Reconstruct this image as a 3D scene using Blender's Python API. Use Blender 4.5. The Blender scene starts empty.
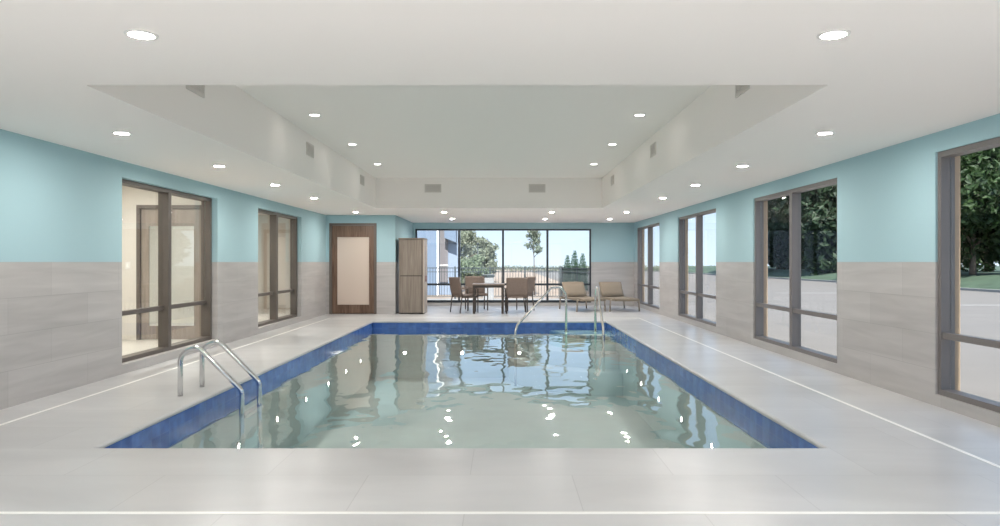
import bpy, bmesh, math, random
import numpy as np
from mathutils import Vector, Matrix

random.seed(7)
C = bpy.context.scene.collection
PI = math.pi

# ---------------------------------------------------------------- materials
def newmat(name):
    m = bpy.data.materials.new(name); m.use_nodes = True
    nt = m.node_tree; nt.nodes.clear()
    out = nt.nodes.new('ShaderNodeOutputMaterial')
    return m, nt, out

def N(nt, t, **kw):
    n = nt.nodes.new(t)
    for k, v in kw.items():
        if k.startswith('i_'):
            n.inputs[k[2:].replace('_', ' ')].default_value = v
        else:
            setattr(n, k, v)
    return n

def rgba(c): return (c[0], c[1], c[2], 1.0)

def principled(name, col, rough=0.5, metal=0.0, spec=0.5, noise=0.0, nscale=8.0, stretch=(1, 1, 1), bump=0.0, coat=0.0):
    m, nt, out = newmat(name)
    p = N(nt, 'ShaderNodeBsdfPrincipled')
    p.inputs['Base Color'].default_value = rgba(col)
    p.inputs['Roughness'].default_value = rough
    p.inputs['Metallic'].default_value = metal
    p.inputs['Specular IOR Level'].default_value = spec
    p.inputs['Coat Weight'].default_value = coat
    nt.links.new(p.outputs[0], out.inputs[0])
    if noise > 0 or bump > 0:
        tc = N(nt, 'ShaderNodeTexCoord'); mp = N(nt, 'ShaderNodeMapping')
        mp.inputs['Scale'].default_value = stretch
        nz = N(nt, 'ShaderNodeTexNoise'); nz.inputs['Scale'].default_value = nscale
        nz.inputs['Detail'].default_value = 5.0
        nt.links.new(tc.outputs['Object'], mp.inputs[0]); nt.links.new(mp.outputs[0], nz.inputs[0])
        if noise > 0:
            cr = N(nt, 'ShaderNodeValToRGB')
            a = [max(0, c * (1 - noise)) for c in col]; b = [min(1, c * (1 + noise)) for c in col]
            cr.color_ramp.elements[0].position = 0.3; cr.color_ramp.elements[0].color = rgba(a)
            cr.color_ramp.elements[1].position = 0.7; cr.color_ramp.elements[1].color = rgba(b)
            nt.links.new(nz.outputs[0], cr.inputs[0]); nt.links.new(cr.outputs[0], p.inputs['Base Color'])
        if bump > 0:
            bp = N(nt, 'ShaderNodeBump'); bp.inputs['Distance'].default_value = bump
            nt.links.new(nz.outputs[0], bp.inputs['Height']); nt.links.new(bp.outputs[0], p.inputs['Normal'])
    return m

def emission(name, col, s):
    m, nt, out = newmat(name)
    e = N(nt, 'ShaderNodeEmission'); e.inputs[0].default_value = rgba(col); e.inputs[1].default_value = s
    nt.links.new(e.outputs[0], out.inputs[0]); return m

def tile_nodes(nt, axes, size, offs, c1, c2, mortar_col, mortar, streak, streak_scale):
    """brick pattern + stone streaks in world metres; returns colour socket"""
    tc = N(nt, 'ShaderNodeTexCoord'); sx = N(nt, 'ShaderNodeSeparateXYZ'); cx = N(nt, 'ShaderNodeCombineXYZ')
    nt.links.new(tc.outputs['Object'], sx.inputs[0])
    for k, a in enumerate(axes):
        ad = N(nt, 'ShaderNodeMath', operation='ADD'); ad.inputs[1].default_value = offs[k]
        nt.links.new(sx.outputs[a], ad.inputs[0]); nt.links.new(ad.outputs[0], cx.inputs[k])
    br = N(nt, 'ShaderNodeTexBrick'); br.offset = 0.5
    br.inputs['Color1'].default_value = rgba(c1); br.inputs['Color2'].default_value = rgba(c2)
    br.inputs['Mortar'].default_value = rgba(mortar_col)
    br.inputs['Scale'].default_value = 1.0; br.inputs['Mortar Size'].default_value = mortar
    br.inputs['Mortar Smooth'].default_value = 0.3
    br.inputs['Brick Width'].default_value = size[0]; br.inputs['Row Height'].default_value = size[1]
    nt.links.new(cx.outputs[0], br.inputs['Vector'])
    mp = N(nt, 'ShaderNodeMapping'); mp.inputs['Scale'].default_value = streak_scale
    nz = N(nt, 'ShaderNodeTexNoise'); nz.inputs['Scale'].default_value = 1.0; nz.inputs['Detail'].default_value = 6
    nz.inputs['Distortion'].default_value = 0.6
    nt.links.new(cx.outputs[0], mp.inputs[0]); nt.links.new(mp.outputs[0], nz.inputs[0])
    mr = N(nt, 'ShaderNodeMapRange')
    mr.inputs[1].default_value = 0.3; mr.inputs[2].default_value = 0.7
    mr.inputs[3].default_value = 1 - streak; mr.inputs[4].default_value = 1 + streak
    nt.links.new(nz.outputs[0], mr.inputs[0])
    mx = N(nt, 'ShaderNodeVectorMath', operation='SCALE')
    nt.links.new(br.outputs[0], mx.inputs[0]); nt.links.new(mr.outputs[0], mx.inputs['Scale'])
    return mx.outputs[0]

TEAL = (0.395, 0.58, 0.63)
WAINSCOT = 1.30
def wall_mat(name, axes):
    m, nt, out = newmat(name)
    p = N(nt, 'ShaderNodeBsdfPrincipled')
    t = tile_nodes(nt, axes, (1.2, 0.325), (0.35, 0.0), (0.462, 0.442, 0.430), (0.502, 0.482, 0.470), (0.38, 0.365, 0.355), 0.0025, 0.10, (0.9, 9.0, 1))
    tc = N(nt, 'ShaderNodeTexCoord'); sx = N(nt, 'ShaderNodeSeparateXYZ')
    nt.links.new(tc.outputs['Object'], sx.inputs[0])
    gt = N(nt, 'ShaderNodeMath', operation='GREATER_THAN'); gt.inputs[1].default_value = WAINSCOT
    nt.links.new(sx.outputs[2], gt.inputs[0])
    mix = N(nt, 'ShaderNodeMix', data_type='RGBA')
    nt.links.new(gt.outputs[0], mix.inputs[0]); nt.links.new(t, mix.inputs[6]); mix.inputs[7].default_value = rgba(TEAL)
    nt.links.new(mix.outputs[2], p.inputs['Base Color'])
    mr = N(nt, 'ShaderNodeMapRange'); mr.inputs[3].default_value = 0.38; mr.inputs[4].default_value = 0.65
    nt.links.new(gt.outputs[0], mr.inputs[0]); nt.links.new(mr.outputs[0], p.inputs['Roughness'])
    p.inputs['Specular IOR Level'].default_value = 0.35
    nt.links.new(p.outputs[0], out.inputs[0]); return m

def floor_mat():
    m, nt, out = newmat('deck_tile')
    p = N(nt, 'ShaderNodeBsdfPrincipled')
    t = tile_nodes(nt, (0, 1), (1.24, 0.62), (0.20, 0.07), (0.535, 0.53, 0.53), (0.57, 0.565, 0.565), (0.46, 0.455, 0.455), 0.003, 0.085, (0.7, 1.8, 1))
    nt.links.new(t, p.inputs['Base Color'])
    p.inputs['Roughness'].default_value = 0.30; p.inputs['Specular IOR Level'].default_value = 0.5
    nt.links.new(p.outputs[0], out.inputs[0]); return m

def pool_tile_mat():
    m, nt, out = newmat('blue_pool_tile')
    p = N(nt, 'ShaderNodeBsdfPrincipled')
    tc = N(nt, 'ShaderNodeTexCoord'); sx = N(nt, 'ShaderNodeSeparateXYZ'); cx = N(nt, 'ShaderNodeCombineXYZ')
    nt.links.new(tc.outputs['Object'], sx.inputs[0])
    ad = N(nt, 'ShaderNodeMath', operation='ADD'); nt.links.new(sx.outputs[0], ad.inputs[0]); nt.links.new(sx.outputs[1], ad.inputs[1])
    nt.links.new(ad.outputs[0], cx.inputs[0]); nt.links.new(sx.outputs[2], cx.inputs[1])
    br = N(nt, 'ShaderNodeTexBrick'); br.offset = 0.0
    br.inputs['Color1'].default_value = rgba((0.05, 0.125, 0.40)); br.inputs['Color2'].default_value = rgba((0.085, 0.18, 0.48))
    br.inputs['Mortar'].default_value = rgba((0.09, 0.17, 0.42)); br.inputs['Scale'].default_value = 1
    br.inputs['Mortar Size'].default_value = 0.003; br.inputs['Brick Width'].default_value = 0.15; br.inputs['Row Height'].default_value = 0.15
    nt.links.new(cx.outputs[0], br.inputs['Vector'])
    nz = N(nt, 'ShaderNodeTexNoise'); nz.inputs['Scale'].default_value = 9.0; nz.inputs['Detail'].default_value = 4
    nt.links.new(tc.outputs['Object'], nz.inputs[0])
    mr = N(nt, 'ShaderNodeMapRange'); mr.inputs[1].default_value = .3; mr.inputs[2].default_value = .7; mr.inputs[3].default_value = .8; mr.inputs[4].default_value = 1.2
    nt.links.new(nz.outputs[0], mr.inputs[0])
    sc = N(nt, 'ShaderNodeVectorMath', operation='SCALE'); nt.links.new(br.outputs[0], sc.inputs[0]); nt.links.new(mr.outputs[0], sc.inputs['Scale'])
    nt.links.new(sc.outputs[0], p.inputs['Base Color']); p.inputs['Roughness'].default_value = 0.15
    nt.links.new(p.outputs[0], out.inputs[0]); return m

def sheet_mat(name, tint, f0, rough=0.0, bump=None, power=5.0):
    """clear pane or water: see-through with view-angle reflection"""
    m, nt, out = newmat(name)
    tr = N(nt, 'ShaderNodeBsdfTransparent'); tr.inputs[0].default_value = rgba(tint)
    gl = N(nt, 'ShaderNodeBsdfGlossy'); gl.inputs['Roughness'].default_value = rough
    gl.inputs[0].default_value = (1, 1, 1, 1)
    lw = N(nt, 'ShaderNodeLayerWeight'); lw.inputs['Blend'].default_value = 0.5
    pw = N(nt, 'ShaderNodeMath', operation='POWER'); pw.inputs[1].default_value = power
    ml = N(nt, 'ShaderNodeMath', operation='MULTIPLY_ADD'); ml.inputs[1].default_value = 1 - f0; ml.inputs[2].default_value = f0
    nt.links.new(lw.outputs['Facing'], pw.inputs[0]); nt.links.new(pw.outputs[0], ml.inputs[0])
    mx = N(nt, 'ShaderNodeMixShader')
    nt.links.new(ml.outputs[0], mx.inputs[0]); nt.links.new(tr.outputs[0], mx.inputs[1]); nt.links.new(gl.outputs[0], mx.inputs[2])
    nt.links.new(mx.outputs[0], out.inputs[0])
    if bump:
        tc = N(nt, 'ShaderNodeTexCoord')
        hs = None
        for (sc, amp, det) in bump:
            mp = N(nt, 'ShaderNodeMapping'); mp.inputs['Scale'].default_value = (sc[0], sc[1], 1)
            nz = N(nt, 'ShaderNodeTexNoise'); nz.inputs['Scale'].default_value = 1; nz.inputs['Detail'].default_value = det
            nt.links.new(tc.outputs['Object'], mp.inputs[0]); nt.links.new(mp.outputs[0], nz.inputs[0])
            k = N(nt, 'ShaderNodeMath', operation='MULTIPLY'); k.inputs[1].default_value = amp
            nt.links.new(nz.outputs[0], k.inputs[0])
            if hs is None: hs = k.outputs[0]
            else:
                ad = N(nt, 'ShaderNodeMath', operation='ADD'); nt.links.new(hs, ad.inputs[0]); nt.links.new(k.outputs[0], ad.inputs[1]); hs = ad.outputs[0]
        bp = N(nt, 'ShaderNodeBump'); bp.inputs['Strength'].default_value = 1.0; bp.inputs['Distance'].default_value = 1.0
        nt.links.new(hs, bp.inputs['Height'])
        nt.links.new(bp.outputs[0], gl.inputs['Normal']); nt.links.new(bp.outputs[0], lw.inputs['Normal'])
    return m

def wood_mat(name, c1, c2, axis_scale, rough=0.4):
    m, nt, out = newmat(name)
    p = N(nt, 'ShaderNodeBsdfPrincipled')
    tc = N(nt, 'ShaderNodeTexCoord'); mp = N(nt, 'ShaderNodeMapping'); mp.inputs['Scale'].default_value = axis_scale
    nz = N(nt, 'ShaderNodeTexNoise'); nz.inputs['Scale'].default_value = 1.0; nz.inputs['Detail'].default_value = 7; nz.inputs['Distortion'].default_value = 0.8
    cr = N(nt, 'ShaderNodeValToRGB')
    cr.color_ramp.elements[0].position = 0.32; cr.color_ramp.elements[0].color = rgba(c1)
    cr.color_ramp.elements[1].position = 0.68; cr.color_ramp.elements[1].color = rgba(c2)
    nt.links.new(tc.outputs['Object'], mp.inputs[0]); nt.links.new(mp.outputs[0], nz.inputs[0]); nt.links.new(nz.outputs[0], cr.inputs[0])
    nt.links.new(cr.outputs[0], p.inputs['Base Color']); p.inputs['Roughness'].default_value = rough
    nt.links.new(p.outputs[0], out.inputs[0]); return m

def leaf_mat(name, c1, c2):
    m, nt, out = newmat(name)
    p = N(nt, 'ShaderNodeBsdfPrincipled'); p.inputs['Roughness'].default_value = 0.6
    tl = N(nt, 'ShaderNodeBsdfTranslucent'); mx = N(nt, 'ShaderNodeMixShader'); mx.inputs[0].default_value = 0.3
    tc = N(nt, 'ShaderNodeTexCoord')
    nz = N(nt, 'ShaderNodeTexNoise'); nz.inputs['Scale'].default_value = 1.3; nz.inputs['Detail'].default_value = 4
    cr = N(nt, 'ShaderNodeValToRGB')
    cr.color_ramp.elements[0].position = 0.35; cr.color_ramp.elements[0].color = rgba(c1)
    cr.color_ramp.elements[1].position = 0.65; cr.color_ramp.elements[1].color = rgba(c2)
    nt.links.new(tc.outputs['Object'], nz.inputs[0]); nt.links.new(nz.outputs[0], cr.inputs[0])
    nt.links.new(cr.outputs[0], p.inputs['Base Color']); nt.links.new(cr.outputs[0], tl.inputs[0])
    nt.links.new(p.outputs[0], mx.inputs[1]); nt.links.new(tl.outputs[0], mx.inputs[2]); nt.links.new(mx.outputs[0], out.inputs[0])
    return m

M = {}
M['wall_side'] = wall_mat('teal_and_stone_side', (1, 2))
M['wall_end'] = wall_mat('teal_and_stone_end', (0, 2))
M['deck'] = floor_mat()
M['ceiling'] = principled('ceiling_paint', (0.97, 0.915, 0.88), 0.85, spec=0.2)
M['strip'] = principled('white_strip', (0.95, 0.94, 0.90), 0.35)
M['pool_tile'] = pool_tile_mat()
M['plaster'] = principled('pool_plaster', (0.49, 0.585, 0.562), 0.6, noise=0.05, nscale=2.0)
M['step_tile'] = principled('step_nosing', (0.04, 0.22, 0.26), 0.3)
M['step'] = principled('step_plaster', (0.42, 0.68, 0.62), 0.5)
M['water'] = sheet_mat('pool_water', (0.95, 0.98, 0.975), 0.028, 0.0,
                       bump=[((1.2, 0.8), 0.019, 1.0), ((3.6, 2.2), 0.0068, 1.0), ((10.0, 7.0), 0.0005, 0.0)])
M['glass'] = sheet_mat('window_glass', (0.97, 0.985, 0.98), 0.03, power=6.0)
M['glass_out'] = sheet_mat('coated_outer_glass', (0.97, 0.985, 0.98), 0.006, power=9.0)
M['bronze'] = principled('bronze_frame', (0.135, 0.115, 0.10), 0.42, metal=0.25, noise=0.06, nscale=4)
M['grey_frame'] = principled('grey_bronze_frame', (0.18, 0.162, 0.155), 0.45, metal=0.0)
M['black_frame'] = principled('black_frame', (0.035, 0.042, 0.05), 0.4, metal=0.3)
M['chrome'] = principled('polished_steel', (0.72, 0.72, 0.72), 0.12, metal=1.0)
M['brushed'] = principled('brushed_steel', (0.66, 0.64, 0.60), 0.26, metal=1.0)
M['walnut'] = wood_mat('walnut', (0.10, 0.055, 0.035), (0.22, 0.135, 0.09), (22, 22, 1.6))
M['doorframe'] = principled('door_frame_paint', (0.14, 0.115, 0.10), 0.45)
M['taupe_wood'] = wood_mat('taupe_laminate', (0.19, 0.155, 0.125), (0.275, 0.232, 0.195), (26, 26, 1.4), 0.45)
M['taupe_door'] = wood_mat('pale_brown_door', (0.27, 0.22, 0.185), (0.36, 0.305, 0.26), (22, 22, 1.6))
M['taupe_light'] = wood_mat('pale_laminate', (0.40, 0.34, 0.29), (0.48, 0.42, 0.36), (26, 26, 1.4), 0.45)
M['seam'] = principled('dark_seam', (0.05, 0.04, 0.035), 0.6)
M['lock'] = principled('lock_metal', (0.16, 0.04, 0.06), 0.4, metal=0.3)
M['frost'] = principled('frosted_beige_glass', (0.66, 0.55, 0.47), 0.16, spec=0.5)
M['beige'] = principled('beige_wall', (0.74, 0.70, 0.64), 0.8)
M['beige_floor'] = principled('beige_floor', (0.66, 0.62, 0.56), 0.35, noise=0.04, nscale=3)
M['beige_panel'] = principled('beige_panel', (0.60, 0.525, 0.445), 0.6)
M['vent'] = principled('vent_grey', (0.70, 0.65, 0.61), 0.6)
M['vent_dark'] = principled('vent_slot', (0.55, 0.51, 0.48), 0.7)
M['trimwhite'] = principled('white_trim', (0.82, 0.80, 0.77), 0.5)
M['lamp'] = emission('lamp_diffuser', (1.0, 0.945, 0.885), 390.0)
M['lamp_tray'] = emission('tray_lamp_diffuser', (1.0, 0.945, 0.885), 14.0)
M['lamp_corridor'] = emission('corridor_lamp_diffuser', (1.0, 0.96, 0.91), 900.0)
M['lamp_far'] = emission('far_lamp_diffuser', (1.0, 0.945, 0.885), 620.0)
M['wicker'] = principled('brown_weave', (0.20, 0.152, 0.125), 0.7, noise=0.18, nscale=60, bump=0.002)
M['wicker_tan'] = principled('tan_sling', (0.245, 0.20, 0.148), 0.75, noise=0.10, nscale=70, bump=0.001)
M['chair_metal'] = principled('chair_metal', (0.085, 0.07, 0.06), 0.4, metal=0.5)
M['lounge_metal'] = principled('champagne_tube', (0.42, 0.36, 0.29), 0.35, metal=0.6)
M['table_top'] = wood_mat('table_top_wood', (0.20, 0.15, 0.12), (0.29, 0.225, 0.18), (3, 24, 24))
M['asphalt'] = principled('pale_asphalt', (0.162, 0.1476, 0.1368), 0.9, noise=0.05, nscale=1.2)
M['terrace'] = principled('white_terrace', (0.80, 0.78, 0.75), 0.85)  # bright surface added out of view to bounce sun indoors
M['patio'] = principled('pale_concrete', (0.3024, 0.2916, 0.2808), 0.85, noise=0.04, nscale=1.5)
M['pinkground'] = principled('pink_gravel', (0.3024, 0.234, 0.1836), 0.95, noise=0.08, nscale=1.0)
M['stripe'] = principled('parking_paint', (0.36, 0.36, 0.3528), 0.8)
M['kerb'] = principled('kerb', (0.2376, 0.2376, 0.2304), 0.9)
M['grass'] = principled('grass', (0.05, 0.082, 0.052), 0.9, noise=0.25, nscale=1.5)
M['peach'] = principled('peach_stucco', (0.4464, 0.324, 0.2232), 0.9, noise=0.05, nscale=6)
M['bluewall'] = principled('pale_blue_stucco', (0.1368, 0.1836, 0.2592), 0.9)  # blue of the sky light on this wall is put into the colour
M['bluewall2'] = principled('lighter_blue_stucco', (0.2016, 0.2484, 0.3312), 0.9)  # sky light tint in the colour here too, lighter
M['darkglass'] = principled('dark_window', (0.16, 0.15, 0.16), 0.3)
M['fence'] = principled('black_iron', (0.03, 0.04, 0.045), 0.5)
M['bark'] = principled('bark', (0.12, 0.095, 0.075), 0.9, noise=0.3, nscale=6)
M['leaf_dark'] = leaf_mat('dark_leaves', (0.010, 0.024, 0.012), (0.03, 0.062, 0.026))
M['leaf_mid'] = leaf_mat('mid_leaves', (0.010, 0.030, 0.009), (0.045, 0.09, 0.025))
M['leaf_pale'] = leaf_mat('pale_leaves', (0.1322, 0.1817, 0.1074), (0.2148, 0.2643, 0.1735))
M['leaf_grey'] = leaf_mat('greyish_leaves', (0.1901, 0.219, 0.157), (0.2727, 0.3016, 0.2314))
M['leaf_young'] = leaf_mat('young_leaves', (0.1735, 0.219, 0.157), (0.2643, 0.3057, 0.2396))
M['leaf_conifer'] = leaf_mat('conifer_leaves', (0.0158, 0.0612, 0.0302), (0.0396, 0.1152, 0.054))
M['utility'] = principled('grey_paint', (0.28, 0.28, 0.29), 0.6)

# ---------------------------------------------------------------- mesh helpers
class MB:
    def __init__(s): s.v = []; s.f = []; s.smooth = []
    def quadset(s, verts, faces, smooth=False):
        b = len(s.v); s.v += [tuple(p) for p in verts]
        for f in faces: s.f.append([b + i for i in f]); s.smooth.append(smooth)
        return s
    def box(s, x0, x1, y0, y1, z0, z1, mat=None):
        vs = [(x, y, z) for z in (z0, z1) for y in (y0, y1) for x in (x0, x1)]
        if mat is not None: vs = [tuple(mat @ Vector(p)) for p in vs]
        return s.quadset(vs, [(0, 2, 3, 1), (4, 5, 7, 6), (0, 1, 5, 4), (2, 6, 7, 3), (0, 4, 6, 2), (1, 3, 7, 5)])
    def bar(s, a, b, w, h):
        a = Vector(a); b = Vector(b); d = b - a; L = d.length
        q = d.to_track_quat('X', 'Z').to_matrix().to_4x4(); q.translation = a
        return s.box(0, L, -w / 2, w / 2, -h / 2, h / 2, q)
    def tube(s, pts, r, seg=10, caps=True):
        pts = [Vector(p) for p in pts]; n = len(pts)
        rr = r if isinstance(r, (list, tuple)) else [r] * n
        tans = []
        for i in range(n):
            t = (pts[min(i + 1, n - 1)] - pts[max(i - 1, 0)])
            tans.append(t.normalized())
        up = Vector((0, 0, 1)) if abs(tans[0].z) < 0.9 else Vector((1, 0, 0))
        u = tans[0].cross(up).normalized()
        vs = []
        for i in range(n):
            u = (u - tans[i] * u.dot(tans[i])).normalized(); w = tans[i].cross(u)
            for k in range(seg):
                a = 2 * PI * k / seg
                vs.append(pts[i] + (u * math.cos(a) + w * math.sin(a)) * rr[i])
        fs = [(i * seg + k, i * seg + (k + 1) % seg, (i + 1) * seg + (k + 1) % seg, (i + 1) * seg + k) for i in range(n - 1) for k in range(seg)]
        b = len(s.v); s.quadset(vs, fs, True)
        if caps:
            s.f.append([b + k for k in range(seg)][::-1]); s.smooth.append(False)
            s.f.append([b + (n - 1) * seg + k for k in range(seg)]); s.smooth.append(False)
        return s
    def lathe(s, prof, cx=0, cy=0, seg=32, a0=0.0, a1=2 * PI):
        full = abs(a1 - a0 - 2 * PI) < 1e-6; m = seg if full else seg + 1
        vs = [(cx + r * math.cos(a0 + (a1 - a0) * k / seg), cy + r * math.sin(a0 + (a1 - a0) * k / seg), z) for (r, z) in prof for k in range(m)]
        fs = []
        for i in range(len(prof) - 1):
            for k in range(seg):
                k2 = (k + 1) % m
                fs.append((i * m + k, i * m + k2, (i + 1) * m + k2, (i + 1) * m + k))
        return s.quadset(vs, fs, True)
    def build(s, name, mat, parent=None, bevel=0.0, normals=True):
        me = bpy.data.meshes.new(name); me.from_pydata(s.v, [], s.f)
        me.polygons.foreach_set('use_smooth', s.smooth)
        if normals:
            bm = bmesh.new(); bm.from_mesh(me)
            bmesh.ops.recalc_face_normals(bm, faces=bm.faces); bm.to_mesh(me); bm.free()
        me.materials.append(mat); me.update()
        o = bpy.data.objects.new(name, me); C.objects.link(o)
        if parent is not None: o.parent = parent
        if bevel > 0:
            b = o.modifiers.new('bevel', 'BEVEL'); b.width = bevel; b.segments = 2; b.limit_method = 'ANGLE'
        return o

def empty(name, loc=(0, 0, 0), rz=0.0):
    o = bpy.data.objects.new(name, None); C.objects.link(o); o.location = loc; o.rotation_euler = (0, 0, rz)
    o.empty_display_size = 0.1
    return o

def tag(o, label=None, cat=None, group=None, kind=None):
    if label: o['label'] = label
    if cat: o['category'] = cat
    if group: o['group'] = group
    if kind: o['kind'] = kind
    return o

def structure(o, label, cat):
    return tag(o, label, cat, kind='structure')

def copy_tree(o, parent=None):
    c = o.copy(); C.objects.link(c)
    if parent is not None: c.parent = parent
    for ch in list(o.children): copy_tree(ch, c)
    return c

def fillet(pts, rad, n=8):
    """round the corners of a polyline"""
    P = [Vector(p) for p in pts]; out = [P[0]]
    for i in range(1, len(P) - 1):
        r = rad[i - 1] if isinstance(rad, (list, tuple)) else rad
        a = (P[i - 1] - P[i]); b = (P[i + 1] - P[i]); la, lb = a.length, b.length; a.normalize(); b.normalize()
        ang = a.angle(b); t = min(r / math.tan(ang / 2), la * 0.49, lb * 0.49)
        p0 = P[i] + a * t; p1 = P[i] + b * t
        for k in range(n + 1):
            u = k / n
            out.append(p0 * (1 - u) ** 2 + P[i] * 2 * u * (1 - u) + p1 * u * u)
    out.append(P[-1]); return out

def plate_holes(mb, u0, u1, v0, v1, holes, to3, t0, t1):
    """a slab in (u,v) between depths t0,t1 with rectangular holes, single closed surface"""
    us = sorted({u0, u1, *[h[0] for h in holes], *[h[1] for h in holes]}); us = [u for u in us if u0 <= u <= u1]
    vs = sorted({v0, v1, *[h[2] for h in holes], *[h[3] for h in holes]}); vs = [v for v in vs if v0 <= v <= v1]
    def solid(i, j):
        if i < 0 or j < 0 or i >= len(us) - 1 or j >= len(vs) - 1: return False
        cu = (us[i] + us[i + 1]) / 2; cv = (vs[j] + vs[j + 1]) / 2
        return not any(h[0] < cu < h[1] and h[2] < cv < h[3] for h in holes)
    for i in range(len(us) - 1):
        for j in range(len(vs) - 1):
            if not solid(i, j): continue
            a, b, c, d = us[i], us[i + 1], vs[j], vs[j + 1]
            for t in (t0, t1): mb.quadset([to3(a, c, t), to3(b, c, t), to3(b, d, t), to3(a, d, t)], [(0, 1, 2, 3)])
            for (ii, jj, p, q) in ((i - 1, j, (a, c), (a, d)), (i + 1, j, (b, c), (b, d)), (i, j - 1, (a, c), (b, c)), (i, j + 1, (a, d), (b, d))):
                if not solid(ii, jj):
                    mb.quadset([to3(*p, t0), to3(*q, t0), to3(*q, t1), to3(*p, t1)], [(0, 1, 2, 3)])
    return mb

def weld(o):
    bm = bmesh.new(); bm.from_mesh(o.data); bmesh.ops.remove_doubles(bm, verts=bm.verts, dist=1e-5)
    bmesh.ops.recalc_face_normals(bm, faces=bm.faces); bm.to_mesh(o.data); bm.free(); return o

# ---------------------------------------------------------------- the room
XL, XR = -4.42, 3.91
YN, YB = -0.7, 20.9            # wall behind the camera, far wall
YD, XJ = 17.5, -2.69            # wall with the wooden door, jog
H, HC = 2.47, 3.12             # ceiling, coffer ceiling
PX0, PX1, PY0, PY1 = -2.88, 2.28, 4.89, 15.42   # pool
CX0, CX1, CY0, CY1 = -2.76, 2.15, 4.63, 15.20   # coffer
WT = 0.22

CW = 0.12
fl = plate_holes(MB(), XL - WT, XR + WT, YN - WT, YB + WT, [(PX0 - CW, PX1 + CW, PY0 - CW, PY1 + CW)], lambda u, v, t: (u, v, t), -0.18, 0.0)
floor = weld(fl.build('floor', M['deck'])); structure(floor, 'large pale grey stone tiles of the pool deck', 'floor')

def ring(prof, x0, x1, y0, y1):
    mb = MB(); vs = []; n = len(prof)
    for (d, z) in prof: vs += [(x0 - d, y0 - d, z), (x1 + d, y0 - d, z), (x1 + d, y1 + d, z), (x0 - d, y1 + d, z)]
    fs = [(i * 4 + k, i * 4 + (k + 1) % 4, (i + 1) * 4 + (k + 1) % 4, (i + 1) * 4 + k) for i in range(n - 1) for k in range(4)]
    return mb.quadset(vs, fs)
coping = ring([(CW, -0.05), (CW, 0.0), (0.01, 0.0), (-0.006, -0.003), (-0.016, -0.011), (-0.02, -0.022), (-0.016, -0.034), (-0.005, -0.04), (0.02, -0.042)], PX0, PX1, PY0, PY1).build('trim_1', M['deck'])
structure(coping, 'rounded pale stone coping round the pool edge', 'pool coping')

DEPTH = 1.25; WL = -0.165
basin = ring([(0.0, -0.042), (0.0, -DEPTH)], PX0, PX1, PY0, PY1)
basin.quadset([(PX0, PY0, -DEPTH), (PX1, PY0, -DEPTH), (PX1, PY1, -DEPTH), (PX0, PY1, -DEPTH)], [(0, 1, 2, 3)])
basin = basin.build('swimming_pool', M['plaster']); structure(basin, 'sunken rectangular plaster pool basin with blue tiled rim', 'pool')
band = ring([(0.0, -0.04), (-0.008, -0.04), (-0.008, -0.30), (0.0, -0.30)], PX0, PX1, PY0, PY1).build('tile_band', M['pool_tile'], basin)
# quarter round corner steps at the far right corner
for k, (r, z) in enumerate(((1.25, -0.20), (1.70, -0.50), (2.15, -0.80))):
    st = MB().lathe([(0.001, z), (r - 0.03, z), (r - 0.008, z - 0.01), (r, z - 0.03), (r, -DEPTH)], PX1 - 0.009, PY1 - 0.009, 28, PI, 1.5 * PI).build('pool_step', M['step'] if k == 0 else M['plaster'], basin)
    if k == 0: MB().lathe([(r - 0.05, z + 0.003), (r - 0.006, z - 0.007), (r + 0.004, z - 0.03), (r + 0.004, z - 0.075)], PX1 - 0.009, PY1 - 0.009, 28, PI, 1.5 * PI).build('step_nosing', M['step_tile'], st)

wm = MB().quadset([(PX0 + 0.008, PY0 + 0.008, WL), (PX1 - 0.008, PY0 + 0.008, WL), (PX1 - 0.008, PY1 - 0.008, WL), (PX0 + 0.008, PY1 - 0.008, WL)], [(0, 1, 2, 3)])
water = wm.build('pool_water', M['water'], normals=False); tag(water, 'clear rippling green tinted water filling the pool', 'water', kind='stuff')

# small round lights set into the pool walls under water
M['pool_lamp'] = emission('pool_lamp_lens', (1.0, 0.97, 0.90), 34.0)
def make_pool_light():
    root = empty('pool_light')              # local: shines along -Y
    rot = Matrix.Rotation(PI / 2, 4, 'X')
    for nm, prof, mt in (('bezel', [(0.032, 0.012), (0.036, 0.016), (0.046, 0.012), (0.05, 0.0)], 'brushed'), ('lens', [(0.0005, 0.013), (0.018, 0.0125), (0.033, 0.010)], 'pool_lamp')):
        b = MB().lathe(prof, seg=24); b.v = [tuple(rot @ Vector(p)) for p in b.v]; b.build(nm, M[mt], root)
    return root
plp = make_pool_light(); first = True
nth = ['nearest', 'second', 'third', 'fourth', 'fifth', 'farthest']
pls = [(PX0, y, PI / 2, '%s underwater light from the camera in the left pool wall' % nth[k]) for k, y in enumerate((7.6, 8.9, 10.2, 11.5, 12.8, 14.1))]
pls += [(PX1, y, -PI / 2, '%s underwater light from the camera in the right pool wall' % nth[k if k < 4 else 5]) for k, y in enumerate((7.6, 8.9, 10.2, 11.5, 12.8))]
pls += [(x, PY1, 0, '%s underwater light in the far pool wall' % ['left', 'middle', 'right'][k]) for k, x in enumerate((-2.16, -0.9, 0.36))]
for (x, y, rz, lab) in pls:
    o = plp if first else copy_tree(plp); first = False
    o.location = (x, y, -0.70); o.rotation_euler = (0, 0, rz); tag(o, lab, 'pool light', 'underwater lights in the pool walls')

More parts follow.
